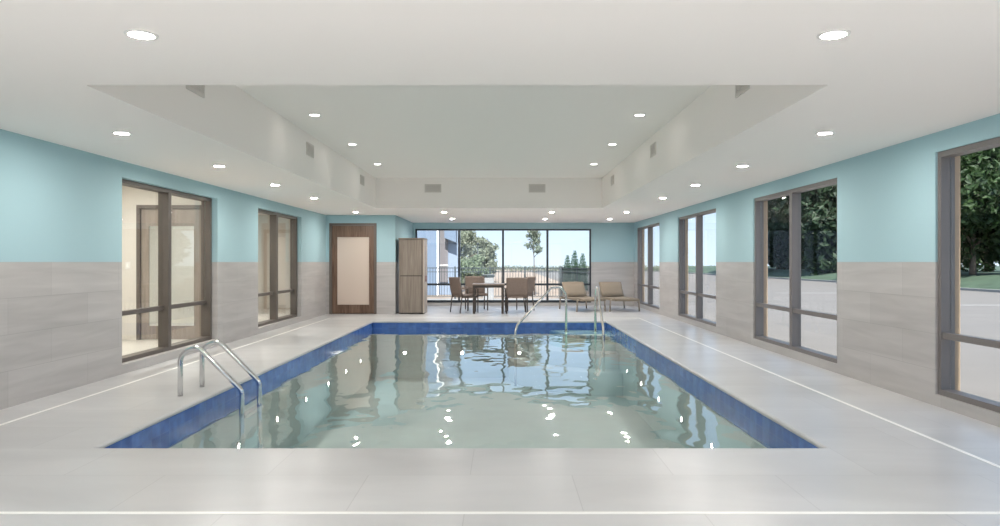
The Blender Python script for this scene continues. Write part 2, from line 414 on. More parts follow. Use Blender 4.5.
# white inlaid strips in the deck
def strip(n, x0, x1, y0, y1, lab):
    structure(MB().box(x0, x1, y0, y1, -0.004, 0.0025).build('trim_%d' % n, M['strip']), lab, 'floor strip')
strip(2, -4.025, -3.995, 3.64, 16.25, 'thin white strip along the left deck near the wall')
strip(3, 3.135, 3.165, 3.64, 16.25, 'thin white strip along the right deck under the windows')
strip(4, XL, XR, 3.61, 3.64, 'thin white strip across the near deck')
strip(5, -4.025, 3.165, 16.25, 16.28, 'thin white strip across the deck behind the pool')

# walls
WB, WTOP = 0.105, 2.292
right_holes = [(-0.45, 1.65, WB, WTOP), (3.55, 6.33, WB, WTOP), (8.19, 10.94, WB, WTOP), (12.85, 15.63, WB, WTOP), (17.5, 20.45, WB, WTOP)]  # first hole: unseen window added to brighten the near ceiling
left_holes = [(8.12, 10.84, 0.105, 2.285), (12.63, 15.35, 0.105, 2.285)]
wr = weld(plate_holes(MB(), YN, YB + WT, -0.18, H + 0.9, right_holes, lambda u, v, t: (t, u, v), XR, XR + 0.15).build('wall_right', M['wall_side']))
structure(wr, 'right wall, teal paint over grey stone tile, pierced by tall windows', 'wall')
wl = weld(plate_holes(MB(), YN, YD, -0.18, H + 0.9, left_holes, lambda u, v, t: (t, u, v), XL - WT, XL).build('wall_left', M['wall_side']))
structure(wl, 'left wall, teal paint over grey stone tile, with two corridor windows', 'wall')
door_hole = (-4.34, -3.16, 0.0, 2.27)
wd = weld(plate_holes(MB(), XL - WT, XJ, -0.18, H + 0.9, [door_hole], lambda u, v, t: (u, t, v), YD, YD + WT).build('wall_door', M['wall_end']))
structure(wd, 'short wall around the wooden door at the far left', 'wall')
wj = MB().box(XJ - WT, XJ, YD + WT, YB, -0.18, H + 0.9).build('wall_jog', M['wall_side'])
structure(wj, 'return wall behind the wooden cabinet', 'wall')
back_hole = (-2.6, 2.63, 0.09, 2.285)
wb = weld(plate_holes(MB(), XJ - WT, XR, -0.18, H + 0.9, [(-2.615, 2.63, 0.09, 2.285)], lambda u, v, t: (u, t, v), YB, YB + WT).build('wall_back', M['wall_end']))
structure(wb, 'far wall with the wide window', 'wall')
front_hole = (-4.1, 3.6, 0.09, 2.42)
wn = weld(plate_holes(MB(), XL - WT, XR + WT, -0.18, H + 0.9, [front_hole], lambda u, v, t: (u, t, v), YN - WT, YN).build('wall_front', M['wall_end']))
structure(wn, 'wall behind the viewer', 'wall')

# ceiling with coffer
cm = MB()
plate_holes(cm, XL, XR, YN, YB, [(CX0, CX1, CY0, CY1)], lambda u, v, t: (u, v, t), H, HC + 0.12)
cm.quadset([(CX0, CY0, HC), (CX1, CY0, HC), (CX1, CY1, HC), (CX0, CY1, HC)], [(0, 1, 2, 3)])
ceil = weld(cm.build('ceiling', M['ceiling'])); structure(ceil, 'white ceiling with a long recessed tray above the pool', 'ceiling')
roof = MB().box(XL - WT, XR + WT, YN - WT, YB + WT, H + 0.9, H + 1.15).build('roof', M['patio']); structure(roof, 'flat roof slab', 'roof')

# peach outside face of the right wall: reveals and cladding
pm = plate_holes(MB(), YN, YB + WT, -0.18, H + 0.9, right_holes, lambda u, v, t: (t, u, v), XR + 0.15, XR + 0.225)
structure(weld(pm.build('wall_outside', M['peach'])), 'peach stucco outer face of the right wall', 'wall')

# ---------------------------------------------------------------- windows
def side_window(n, y0, y1, z0, z1, xf, sgn, mats, rail_z, label, mull=0.5, depth=0.125, rec=0.02):
    """window in a wall parallel to Y; xf = inner face, sgn = outward direction"""
    fm = mats; f = 0.05
    xf = xf + sgn * rec
    xa, xb = sorted((xf, xf + sgn * depth))
    r = MB()
    r.box(xa, xb, y0, y0 + f, z0, z1); r.box(xa, xb, y1 - f, y1, z0, z1)
    r.box(xa, xb, y0 + f, y1 - f, z1 - f, z1); r.box(xa, xb, y0 + f, y1 - f, z0, z0 + f)
    root = r.build('window_%d' % n, fm); structure(root, label, 'window')
    ym = y0 + (y1 - y0) * mull; mw = 0.042
    MB().box(xa, xb, ym - mw, ym + mw, z0 + f, z1 - f).build('mullion', fm, root)
    xm = xf + sgn * 0.085
    for (a, b) in ((y0 + f, ym - mw), (ym + mw, y1 - f)):
        MB().box(min(xa, xb) + 0.012, max(xa, xb) - 0.06, a, b, rail_z - 0.028, rail_z + 0.028).build('rail', fm, root)
        for (c, d) in ((z0 + f, rail_z - 0.028), (rail_z + 0.028, z1 - f)):
            MB().box(xm - 0.004, xm + 0.004, a, b, c, d).build('pane', M['glass_out'] if sgn > 0 else M['glass'], root)
    return root
rl = ['right window beside the viewer, out of frame', 'nearest right window, cut off by the frame, looking onto leafy trees', 'second right window, filled with dark trees above pale asphalt', 'third right window from the camera showing pale sky', 'farthest right window beside the loungers']
for k, h in enumerate(right_holes):
    side_window(9 if k == 0 else k, h[0], h[1], h[2], h[3], XR, 1, M['grey_frame'], 0.64, rl[k])
ll = ['nearer left window onto the beige corridor', 'farther left window onto a beige room']
for k, h in enumerate(left_holes):
    side_window(k + 5, h[0], h[1], h[2], h[3], XL, -1, M['bronze'], 0.68, ll[k], mull=0.50, depth=0.14, rec=0.09)
# wide far window, four bays
def back_window():
    x0, x1, z0, z1 = -2.615, 2.63, 0.09, 2.285; f = 0.045; ya, yb = YB - 0.01, YB + 0.10; fm = M['black_frame']
    r = MB(); r.box(x0, x0 + f, ya, yb, z0, z1); r.box(x1 - f, x1, ya, yb, z0, z1)
    r.box(x0 + f, x1 - f, ya, yb, z1 - f, z1); r.box(x0 + f, x1 - f, ya, yb, z0, z0 + 0.07)
    root = r.build('window_7', fm); structure(root, 'wide far window of four bays in a black frame', 'window')
    ms = [(459 - 503) / 33.5, 0.0, (547.5 - 503) / 33.5]
    for m in ms: MB().box(m - 0.03, m + 0.03, ya, yb, z0 + 0.07, z1 - f).build('mullion', fm, root)
    es = [x0 + f] + [v for m in ms for v in (m - 0.03, m + 0.03)] + [x1 - f]
    rz = 0.63
    for k in range(4):
        a, b = es[2 * k], es[2 * k + 1]
        MB().box(a, b, ya + 0.02, yb - 0.02, rz - 0.03, rz + 0.03).build('rail', fm, root)
        for c, d in ((z0 + 0.07, rz - 0.03), (rz + 0.03, z1 - f)):
            MB().box(a, b, YB + 0.04, YB + 0.048, c, d).build('pane', M['glass'], root)
back_window()
def fill_window():  # unseen glazing added so daylight and sun fill the ceiling
    x0, x1, z0, z1 = front_hole; f = 0.045; ya, yb = YN - 0.10, YN + 0.01; fm = M['black_frame']
    q = MB(); q.box(x0, x0 + f, ya, yb, z0, z1); q.box(x1 - f, x1, ya, yb, z0, z1); q.box(x0 + f, x1 - f, ya, yb, z1 - f, z1); q.box(x0 + f, x1 - f, ya, yb, z0, z0 + 0.07)
    root = q.build('window_8', fm); structure(root, 'wide window wall behind the viewer', 'window')
    n = 5
    for k in range(n):
        a = x0 + f + (x1 - x0 - 2 * f) * k / n; b = x0 + f + (x1 - x0 - 2 * f) * (k + 1) / n
        if k: MB().box(a - 0.03, a + 0.03, ya, yb, z0 + 0.07, z1 - f).build('mullion', fm, root)
        MB().box(a + 0.03, b - 0.03, YN - 0.05, YN - 0.042, z0 + 0.07, z1 - f).build('pane', M['glass'], root)
fill_window()

# ---------------------------------------------------------------- doors
def glazed_door(n, x0, x1, z1, y, label, lite_mat, leaf_mat_='walnut'):
    fw = 0.06
    r = MB(); r.box(x0, x0 + fw, y - 0.02, y + 0.14, 0, z1); r.box(x1 - fw, x1, y - 0.02, y + 0.14, 0, z1); r.box(x0 + fw, x1 - fw, y - 0.02, y + 0.14, z1 - fw, z1)
    root = r.build('door_%d' % n, M['doorframe']); structure(root, label, 'door')
    a, b, c, d = x0 + fw + 0.004, x1 - fw - 0.004, 0.008, z1 - fw - 0.004
    la, lb, lc, ld = a + 0.115, b - 0.115, c + 0.21, d - 0.27
    leaf = plate_holes(MB(), a, b, c, d, [(la, lb, lc, ld)], lambda u, v, t: (u, t, v), y + 0.02, y + 0.065).build('door_leaf', M[leaf_mat_], root); weld(leaf)
    MB().box(la, lb, y + 0.036, y + 0.048, lc, ld).build('door_lite', lite_mat, leaf)
    bead = plate_holes(MB(), la - 0.004, lb + 0.004, lc - 0.004, ld + 0.004, [(la + 0.012, lb - 0.012, lc + 0.012, ld - 0.012)], lambda u, v, t: (u, t, v), y + 0.016, y + 0.036).build('glazing_bead', M[leaf_mat_], leaf)
    return root
glazed_door(1, door_hole[0], door_hole[1], door_hole[3], YD, 'walnut door with a tall frosted beige glass panel', M['frost'])

# ---------------------------------------------------------------- corridor behind the left windows
AX0 = -7.4; YC = 11.7; AH = 2.62; AXR = XL - WT
def struct_box(name, b, mat, lab, cat='wall'):
    return structure(MB().box(*b).build(name, mat), lab, cat)
struct_box('floor_corridor', (AX0, AXR, 4.5, 20.0, -0.18, 0.0), M['beige_floor'], 'beige corridor floor behind the left windows', 'floor')
struct_box('ceiling_corridor', (AX0, AXR, 4.5, 20.0, AH, AH + 0.15), M['ceiling'], 'corridor ceiling behind the left windows', 'ceiling')
struct_box('wall_corridor_left', (AX0 - 0.15, AX0, 4.5, 20.0, -0.18, AH + 0.15), M['beige'], 'outer beige wall of the corridor')
struct_box('wall_corridor_near', (AX0, AXR, 4.35, 4.5, -0.18, AH + 0.15), M['beige'], 'near end wall of the corridor')
struct_box('wall_corridor_far', (AX0, XL - WT, 19.5, 19.65, -0.18, AH + 0.15), M['beige'], 'far end wall of the beige room')
cdh = (-6.12, -4.98, 0.0, 2.25)
cw = weld(plate_holes(MB(), AX0, AXR, 0.0, AH, [cdh], lambda u, v, t: (u, t, v), YC, YC + 0.14).build('wall_corridor_cross', M['beige'])); structure(cw, 'beige cross wall with a glazed wooden door', 'wall')
glazed_door(2, cdh[0], cdh[1], cdh[3], YC, 'brown glazed door seen through the nearer left window', M['glass'], 'taupe_door')
# flush panel doors in the beige room
d3 = MB().box(-6.65, -5.55, 19.44, 19.5, 0.0, 2.2).build('door_3', M['beige_panel']); structure(d3, 'flush beige door seen through the farther left window', 'door')
MB().box(-6.55, -5.65, 19.42, 19.44, 0.02, 2.1).build('door_leaf', M['beige'], d3)
d4 = MB().box(-6.15, -5.9, 14.2, 14.35, 0.0, 2.2).build('door_4', M['walnut']); structure(d4, 'open brown door edge seen past the glazed corridor door', 'door')
MB().tube(fillet([(-5.9, 14.26, 1.0), (-5.86, 14.19, 1.0), (-5.77, 14.19, 1.0)], 0.01), 0.011).build('door_handle', M['chrome'], d4)
sw = empty('light_switch', (-6.27, YC, 1.24)); tag(sw, 'small cream wall switch left of the corridor door', 'light switch')
MB().box(-0.04, 0.04, -0.008, 0.0, -0.06, 0.06).build('switch_plate', M['trimwhite'], sw, bevel=0.003)
MB().box(-0.014, 0.014, -0.014, -0.008, -0.03, 0.03).build('rocker', M['strip'], sw)

# ---------------------------------------------------------------- downlights
def make_downlight():
    root = empty('downlight')
    MB().lathe([(0.058, -0.001), (0.061, -0.007), (0.078, -0.005), (0.081, 0.0)], seg=36).build('trim_ring', M['trimwhite'], root)
    MB().lathe([(0.0005, -0.003), (0.03, -0.003), (0.058, -0.003)], seg=36).build('diffuser', M['lamp'], root)
    return root
dl = []
dl += [(-1.86, 3.6, H, 'large looking round ceiling downlight nearest the camera on the left', 'downlights over the near deck'),
       (1.70, 3.6, H, 'large looking round ceiling downlight nearest the camera on the right', 'downlights over the near deck')]
order = ['first', 'second', 'third', 'fourth', 'fifth']
for k, y in enumerate((6.35, 8.53, 10.62, 12.8)):
    dl.append((-3.46, y, H, '%s downlight from the camera in the ceiling row beside the left wall' % order[k].capitalize(), 'downlights along the left wall'))
    dl.append((2.92, y, H, '%s downlight from the camera in the ceiling row beside the right wall' % order[k].capitalize(), 'downlights along the right wall'))
dl.append((-3.46, 16.4, H, 'downlight in front of the walnut door', 'downlights along the left wall'))
for k, y in ((1, 8.66), (2, 10.82), (3, 13.0)):
    dl.append((-2.33, y, HC, ['tray downlight hidden just past the front edge, left side', 'nearest visible downlight in the recessed tray, left side', 'middle downlight in the recessed tray, left side', 'farthest downlight in the recessed tray, left side'][k], 'downlights in the ceiling tray'))
    dl.append((1.69, y, HC, ['tray downlight hidden just past the front edge, right side', 'nearest visible downlight in the recessed tray, right side', 'middle downlight in the recessed tray, right side', 'farthest downlight in the recessed tray, right side'][k], 'downlights in the ceiling tray'))
for k, x in enumerate((-1.38, 1.14, 2.90)):
    nm = ['left', 'middle', 'right'][k]
    dl.append((x, 16.4, H, '%s downlight of the nearer row before the far window' % nm, 'downlights before the far window'))
    dl.append((x, 19.0, H, '%s downlight of the last row, right above the seating' % nm, 'downlights before the far window'))
dl += [(-3.46, 1.2, H, 'downlight behind the viewer on the left', 'downlights over the near deck'), (2.92, 1.2, H, 'downlight behind the viewer on the right', 'downlights over the near deck')]  # unseen pair added for the light they give
dl += [(-5.9, 7.6, AH, 'corridor downlight before the glazed corridor door', 'corridor downlights'), (-5.9, 10.3, AH, 'corridor downlight nearest the glazed corridor door', 'corridor downlights'),
       (-5.9, 13.2, AH, 'downlight in the beige room just past the glazed corridor door', 'corridor downlights'), (-5.9, 16.6, AH, 'downlight in the beige room near its far door', 'corridor downlights')]
tray_lens = MB().lathe([(0.0005, -0.003), (0.03, -0.003), (0.058, -0.003)], seg=36).build('tray_lens', M['lamp_tray'])
_t = tray_lens.data; bpy.data.objects.remove(tray_lens); tray_lens = _t
corr_lens = _t.copy(); corr_lens.materials[0] = M['lamp_corridor']
far_lens = _t.copy(); far_lens.materials[0] = M['lamp_far']
proto = None
for (x, y, z, lab, grp) in dl:
    if proto is None: proto = make_downlight(); o = proto
    else: o = copy_tree(proto)
    o.location = (x, y, z); tag(o, lab, 'ceiling light', grp)
    if z == AH:
        for c in o.children:
            if c.name.startswith('diffuser'): c.data = corr_lens
    if y > 16 and z == H and abs(x) < 2:
        for c in o.children:
            if c.name.startswith('diffuser'): c.data = far_lens
    if z > H + 0.3:
        for c in o.children:
            if c.name.startswith('diffuser'):
                c.data = tray_lens


# ---------------------------------------------------------------- air vents in the tray
def make_vent():
    root = empty('air_vent')               # local: faces -Y, centred
    plate_holes(MB(), -0.18, 0.18, -0.09, 0.09, [(-0.155, 0.155, -0.066, 0.066)], lambda u, v, t: (u, t, v), -0.012, 0.0).build('vent_frame', M['vent'], root)
    MB().box(-0.155, 0.155, -0.003, -0.001, -0.066, 0.066).build('backing', M['vent_dark'], root)
    lo = MB()
    for k in range(7):
        z = -0.057 + k * 0.019
        lo.box(-0.155, 0.155, -0.0105, -0.0035, z - 0.006, z + 0.006)
    lo.build('louvres', M['vent'], root); return root
vp = make_vent(); first = True
vz = H + 0.43
vents = [(-1.52, CY1, vz, 0, 'left of the two grey air vents on the far face of the ceiling tray'), (0.74, CY1, vz, 0, 'right of the two grey air vents on the far face of the ceiling tray')]
for k, y in enumerate((6.27, 10.0, 13.7)):
    nm = ['nearest', 'middle', 'farthest'][k]
    vents.append((CX0, y, vz, PI / 2, '%s grey air vent on the left side of the ceiling tray' % nm))
    vents.append((CX1, y, vz, -PI / 2, '%s grey air vent on the right side of the ceiling tray' % nm))
for (x, y, z, rz, lab) in vents:
    o = vp if first else copy_tree(vp); first = False
    o.location = (x, y, z); o.rotation_euler = (0, 0, rz); tag(o, lab, 'air vent', 'vents in the ceiling tray')

# ---------------------------------------------------------------- pool ladder
lad = empty('pool_ladder', (-2.8, 7.03, 0)); tag(lad, 'polished steel pool ladder with two arched rails on the left edge', 'pool ladder')
for y in (6.79, 7.28):
    yy = y - 7.03
    pts = [(-3.13, 0.0), (-3.13, 0.40), (-2.97, 0.49), (-2.535, 0.055), (-2.525, -1.02)]
    path = fillet([(a + 2.8, yy, b) for a, b in pts], [0.13, 0.16, 0.10], 10)
    rail = MB().tube(path, 0.0245, 14).build('rail', M['chrome'], lad)
for z in (-0.20, -0.62):
    MB().box(0.235, 0.315, -0.235, 0.245, z - 0.02, z + 0.02).build('tread', M['chrome'], lad, bevel=0.008)

# ---------------------------------------------------------------- handrails at the corner steps
def handrail(P, Q, label):
    P = Vector(P); Q = Vector(Q); root = empty('pool_handrail', (P.x, P.y, 0)); tag(root, label, 'handrail', 'handrails at the corner pool steps')
    def at(t, h): v = (Q - P) * t; return (v.x, v.y, h)
    path = fillet([at(0, -0.20), at(0.0, 0.60), at(0.10, 0.76), at(0.30, 0.76), at(0.965, 0.03), at(1.0, -0.10), at(1.0, -1.2)], [0.10, 0.10, 0.16, 0.12, 0.08], 8)
    r = MB().tube(path, 0.025, 14).build('rail', M['brushed'], root)
    MB().lathe([(0.026, -0.18), (0.045, -0.185), (0.05, -0.199)], 0, 0, 20).build('base_flange', M['brushed'], root)
handrail((1.36, 15.08), (0.25, 14.1), 'brushed steel handrail sloping left from the corner pool steps')
handrail((1.99, 15.08), (1.93, 13.45), 'brushed steel handrail seen end on beside the right pool edge')

# ---------------------------------------------------------------- cabinet
cab = empty('towel_cabinet', (-2.60, 17.45, 0)); tag(cab, 'tall taupe wood grain cabinet standing right of the walnut door', 'cabinet')
W, D_, HT = 0.63, 0.72, 1.90
ca = MB(); ca.box(0, 0.025, 0.02, D_, 0.0, HT - 0.03); ca.box(W - 0.025, W, 0.02, D_, 0, HT - 0.03); ca.box(0.025, W - 0.025, D_ - 0.02, D_, 0, HT - 0.03); ca.box(0.025, W - 0.025, 0.02, D_ - 0.02, 0.03, 0.06)
ca.box(0.025, W - 0.025, 0.03, D_ - 0.02, HT - 0.06, HT - 0.03); ca.box(0.025, W - 0.025, 0.06, D_ - 0.02, 0.97, 0.99)
ca.build('body', M['taupe_wood'], cab)
MB().box(-0.012, W + 0.012, 0.0, D_ + 0.005, HT - 0.03, HT).build('top_panel', M['taupe_wood'], cab, bevel=0.006)
MB().box(0.02, W - 0.02, 0.04, D_ - 0.03, 0.0, 0.03).build('plinth', M['seam'], cab)
MB().box(0.028, W - 0.06, 0.006, 0.026, 0.965, HT - 0.045).build('door', M['taupe_wood'], cab, bevel=0.003)
MB().box(0.028, W - 0.06, 0.006, 0.026, 0.04, 0.945).build('door', M['taupe_wood'], cab, bevel=0.003)
MB().box(0.028, W - 0.06, 0.016, 0.028, 0.945, 0.965).build('seam_strip', M['seam'], cab)
MB().box(W - 0.058, W - 0.034, 0.012, 0.03, 0.03, HT - 0.04).build('hinge_strip', M['seam'], cab)
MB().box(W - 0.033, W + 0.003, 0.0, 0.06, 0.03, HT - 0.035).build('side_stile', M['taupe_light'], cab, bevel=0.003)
lk = MB().box(W + 0.001, W + 0.022, 0.30, 0.42, 0.80, 0.95).build('lock', M['lock'], cab, bevel=0.004)

MB().box(W + 0.001, W + 0.008, 0.33, 0.36, 0.95, 1.84).build('lock_rod', M['lock'], cab)
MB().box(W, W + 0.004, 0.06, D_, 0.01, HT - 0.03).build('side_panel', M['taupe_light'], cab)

# ---------------------------------------------------------------- table and chairs
tab = empty('dining_table', (-0.37, 17.95, 0)); tag(tab, 'square brown table surrounded by woven armchairs before the far window', 'table')
MB().box(-0.41, 0.41, -0.41, 0.41, 0.715, 0.745).build('tabletop', M['table_top'], tab, bevel=0.006)
ap = MB()
for s in (-1, 1):
    ap.box(-0.33, 0.33, s * 0.36 - 0.012, s * 0.36 + 0.012, 0.655, 0.715); ap.box(s * 0.36 - 0.012, s * 0.36 + 0.012, -0.33, 0.33, 0.655, 0.715)
ap.build('apron', M['chair_metal'], tab)
for sx in (-1, 1):
    for sy in (-1, 1):
        MB().box(sx * 0.36 - 0.03, sx * 0.36 + 0.03, sy * 0.36 - 0.03, sy * 0.36 + 0.03, 0, 0.715).build('leg', M['chair_metal'], tab, bevel=0.004)

def curved_panel(w, prof, th, n=10, bow=0.03):
    """panel w wide following a (y,z) profile, bowed across its width"""
    mb = MB(); P = [Vector((0, a, b)) for a, b in prof]; m = len(P); front = []; back = []
    for i in range(m):
        t = (P[min(i + 1, m - 1)] - P[max(i - 1, 0)]).normalized(); nrm = Vector((0, -t.z, t.y))
        for k in range(n + 1):
            u = -1 + 2 * k / n; off = bow * (1 - u * u)
            base = Vector((u * w / 2, 0, 0)) + P[i] - nrm * off
            front.append(base + nrm * th / 2); back.append(base - nrm * th / 2)
    N1 = len(front); vs = front + back; fs = []
    g = lambda i, k: i * (n + 1) + k
    for i in range(m - 1):
        for k in range(n):
            fs.append((g(i, k), g(i, k + 1), g(i + 1, k + 1), g(i + 1, k)))
            fs.append((N1 + g(i, k), N1 + g(i + 1, k), N1 + g(i + 1, k + 1), N1 + g(i, k + 1)))
        for k in (0, n): fs.append((g(i, k), g(i + 1, k), N1 + g(i + 1, k), N1 + g(i, k)))
    for k in range(n):
        for i in (0, m - 1): fs.append((g(i, k), g(i, k + 1), N1 + g(i, k + 1), N1 + g(i, k)))
    return mb.quadset(vs, fs, True)

def make_chair():
    root = empty('dining_chair')        # faces -Y
    curved_panel(0.50, [(-0.26, 0.395), (-0.25, 0.43), (-0.22, 0.445), (-0.10, 0.44), (0.05, 0.43), (0.20, 0.425)], 0.035, bow=0.012).build('seat', M['wicker'], root)
    curved_panel(0.54, [(0.20, 0.40), (0.225, 0.50), (0.25, 0.62), (0.275, 0.75), (0.295, 0.86), (0.30, 0.905)], 0.035, bow=-0.035).build('backrest', M['wicker'], root)
    for s in (-1, 1):
        MB().tube([(s * 0.265, -0.25, 0.0), (s * 0.265, -0.25, 0.605)], 0.015, 10).build('leg', M['chair_metal'], root)
        MB().tube([(s * 0.262, 0.27, 0.0), (s * 0.262, 0.215, 0.42), (s * 0.262, 0.245, 0.605)], 0.015, 10).build('leg', M['chair_metal'], root)
        MB().box(s * 0.265 - 0.028, s * 0.265 + 0.028, -0.285, 0.25, 0.605, 0.632).build('armrest', M['wicker'], root, bevel=0.008)
        fr = MB().bar((s * 0.265, -0.25, 0.40), (s * 0.265, 0.215, 0.40), 0.02, 0.03); fr.build('seat_rail', M['chair_metal'], root)
    return root
ch = make_chair(); first = True
# rotation: 0 faces the camera (-Y)
chairs = [(-1.0, 18.12, 2.14, 'leftmost brown woven armchair, its back turned half away at the left of the table'),
          (-0.72, 18.98, 0.2, 'brown woven armchair behind the left half of the table, facing the pool'),
          (0.34, 17.84, PI + 0.05, 'brown woven armchair with its broad back to the pool, right of the table'),
          (0.47, 18.62, -2.06, 'rightmost brown woven armchair, half hidden behind the broad chair back')]
for (x, y, rz, lab) in chairs:
    o = ch if first else copy_tree(ch); first = False
    o.location = (x, y, 0); o.rotation_euler = (0, 0, rz); tag(o, lab, 'chair', 'armchairs around the table')

# ---------------------------------------------------------------- loungers
def make_lounger():
    root = empty('sun_lounger')         # head at +Y, feet towards -Y, width along X, base at centre
    w = 0.64
    curved_panel(w, [(-0.86, 0.30), (-0.80, 0.335), (-0.4, 0.34), (0.0, 0.335), (0.30, 0.34)], 0.03, bow=0.015).build('seat', M['wicker_tan'], root)
    curved_panel(w, [(0.28, 0.345), (0.36, 0.46), (0.46, 0.60), (0.55, 0.735)], 0.03, bow=-0.015).build('backrest', M['wicker_tan'], root)
    fr = MB()
    for s in (-1, 1): fr.bar((s * (w / 2 + 0.012), -0.86, 0.315), (s * (w / 2 + 0.012), 0.62, 0.315), 0.035, 0.055)
    fr.bar((-w / 2, -0.84, 0.305), (w / 2, -0.84, 0.305), 0.035, 0.05); fr.bar((-w / 2, 0.60, 0.31), (w / 2, 0.60, 0.31), 0.035, 0.05)
    fr.build('frame', M['wicker_tan'], root)
    for y in (-0.70, 0.50):
        for s in (-1, 1):
            pts = [(s * 0.335, y, 0.30), (s * 0.385, y, 0.315), (s * 0.405, y, 0.0)]
            MB().tube(fillet(pts, 0.05), 0.021, 12).build('leg', M['lounge_metal'], root)
    for s in (-1, 1): MB().bar((s * 0.28, 0.50, 0.62), (s * 0.28, 0.58, 0.33), 0.02, 0.02).build('back_strut', M['lounge_metal'], root)
    return root
lg = make_lounger()
lg.location = (2.10, 19.0, 0); lg.rotation_euler = (0, 0, 0.30); tag(lg, 'tan sling lounger directly behind the sloping pool handrail, left one of the pair', 'sun lounger', 'sun loungers by the far window')
l2 = copy_tree(lg); l2.location = (3.08, 19.05, 0); l2.rotation_euler = (0, 0, 0.16); tag(l2, 'tan sling lounger against the right wall corner, right one of the pair', 'sun lounger', 'sun loungers by the far window')

# ---------------------------------------------------------------- outside
GZ = -0.12
structure(MB().box(-60, 24, 27.2, 160, GZ - 0.3, GZ - 0.01).build('ground', M['pinkground']), 'pale pinkish ground beyond the patio fence', 'ground')
structure(MB().box(-9, XR + 0.225, YB + WT, 27.2, GZ - 0.3, GZ).build('patio', M['patio']), 'pale concrete patio outside the far window', 'patio')
structure(MB().box(-12, XR + 0.225, -20, YN - WT, GZ - 0.3, GZ).build('terrace', M['terrace']), 'pale terrace behind the viewer', 'ground')  # added out of view as a sunlit reflector for the ceiling
lot = MB().box(XR + 0.225, 23, -20, 120, GZ - 0.3, GZ).build('ground', M['asphalt']); structure(lot, 'pale asphalt car park outside the right windows', 'ground')
for y in (5, 14, 23, 32):
    MB().box(12.5, 17.5, y * 1.0, y + 0.1, GZ, GZ + 0.004).build('parking_stripe', M['stripe'], lot)
structure(MB().box(23, 23.3, -20, 120, GZ - 0.3, GZ + 0.12).build('kerb', M['kerb']), 'low kerb edging the car park', 'kerb')
lw = MB().quadset([(x, y, z) for y in (-20, 120) for (x, z) in ((23.3, GZ - .3), (23.3, GZ + .08), (24.2, GZ + .28), (26.0, GZ + .68), (28.0, GZ + .75), (80, GZ + .75), (80, GZ - .3))],
    [(k, k + 1, k + 8, k + 7) for k in range(6)] + [(6, 0, 7, 13), (0, 1, 2, 3, 4, 5, 6), (13, 12, 11, 10, 9, 8, 7)]).build('lawn', M['grass'])
structure(lw, 'grassy bank rising past the car park', 'lawn')

def leaves(blobs, n, size, seed, shell=0.55):
    rs = np.random.RandomState(seed)
    vol = np.array([b[3] * b[4] * b[5] for b in blobs]) ** 0.7; vol = vol / vol.sum()
    idx = rs.choice(len(blobs), n, p=vol); B = np.array(blobs)[idx]
    d = rs.normal(size=(n, 3)); d /= np.linalg.norm(d, axis=1)[:, None]
    r = shell + (1 - shell) * rs.rand(n) ** 0.7
    c = B[:, :3] + d * r[:, None] * B[:, 3:6]
    a = rs.normal(size=(n, 3)) + d * 0.6; a /= np.linalg.norm(a, axis=1)[:, None]
    t = np.cross(a, rs.normal(size=(n, 3))); t /= np.linalg.norm(t, axis=1)[:, None]; b = np.cross(a, t)
    s = size * (0.6 + 0.8 * rs.rand(n))[:, None]
    v = np.stack([c - t * s, c + b * s * 0.5 + a * s * .12, c + t * s, c - b * s * 0.5 + a * s * .12], 1).reshape(-1, 3)
    f = np.arange(4 * n).reshape(-1, 4)
    me = bpy.data.meshes.new('foliage'); me.from_pydata(v.tolist(), [], f.tolist()); me.update(); return me

def tree_from(name, loc, h, crown_me, leafmat, trunk_r, crown_base, label, cat='tree', group=None, seed=1, rz=0, fork=True):
    root = empty(name, loc, rz); tag(root, label, cat, group)
    rs = random.Random(seed); mb = MB()
    top = (rs.uniform(-.1, .1) * h * .2, rs.uniform(-.1, .1) * h * .2, h * 0.8)
    mid = (top[0] * .4, top[1] * .4, crown_base)
    mb.tube([(0, 0, -0.05), (mid[0] * .5, mid[1] * .5, crown_base * .5), mid, top], [trunk_r * 1.25, trunk_r, trunk_r * .8, trunk_r * .2], 9)
    if fork:
        for k in range(6):
            a = rs.uniform(0, 2 * PI); zz = crown_base + rs.uniform(0, .35) * (h - crown_base); L = (h - crown_base) * .38
            mb.tube([(mid[0], mid[1], zz), (mid[0] + math.cos(a) * L * .5, mid[1] + math.sin(a) * L * .5, zz + L * .45), (mid[0] + math.cos(a) * L, mid[1] + math.sin(a) * L, zz + L * .7)], [trunk_r * .5, trunk_r * .35, trunk_r * .12], 7)
    mb.build('trunk', M['bark'], root)
    if not crown_me.materials: crown_me.materials.append(leafmat)
    f = bpy.data.objects.new('foliage', crown_me); C.objects.link(f); f.parent = root
    return root

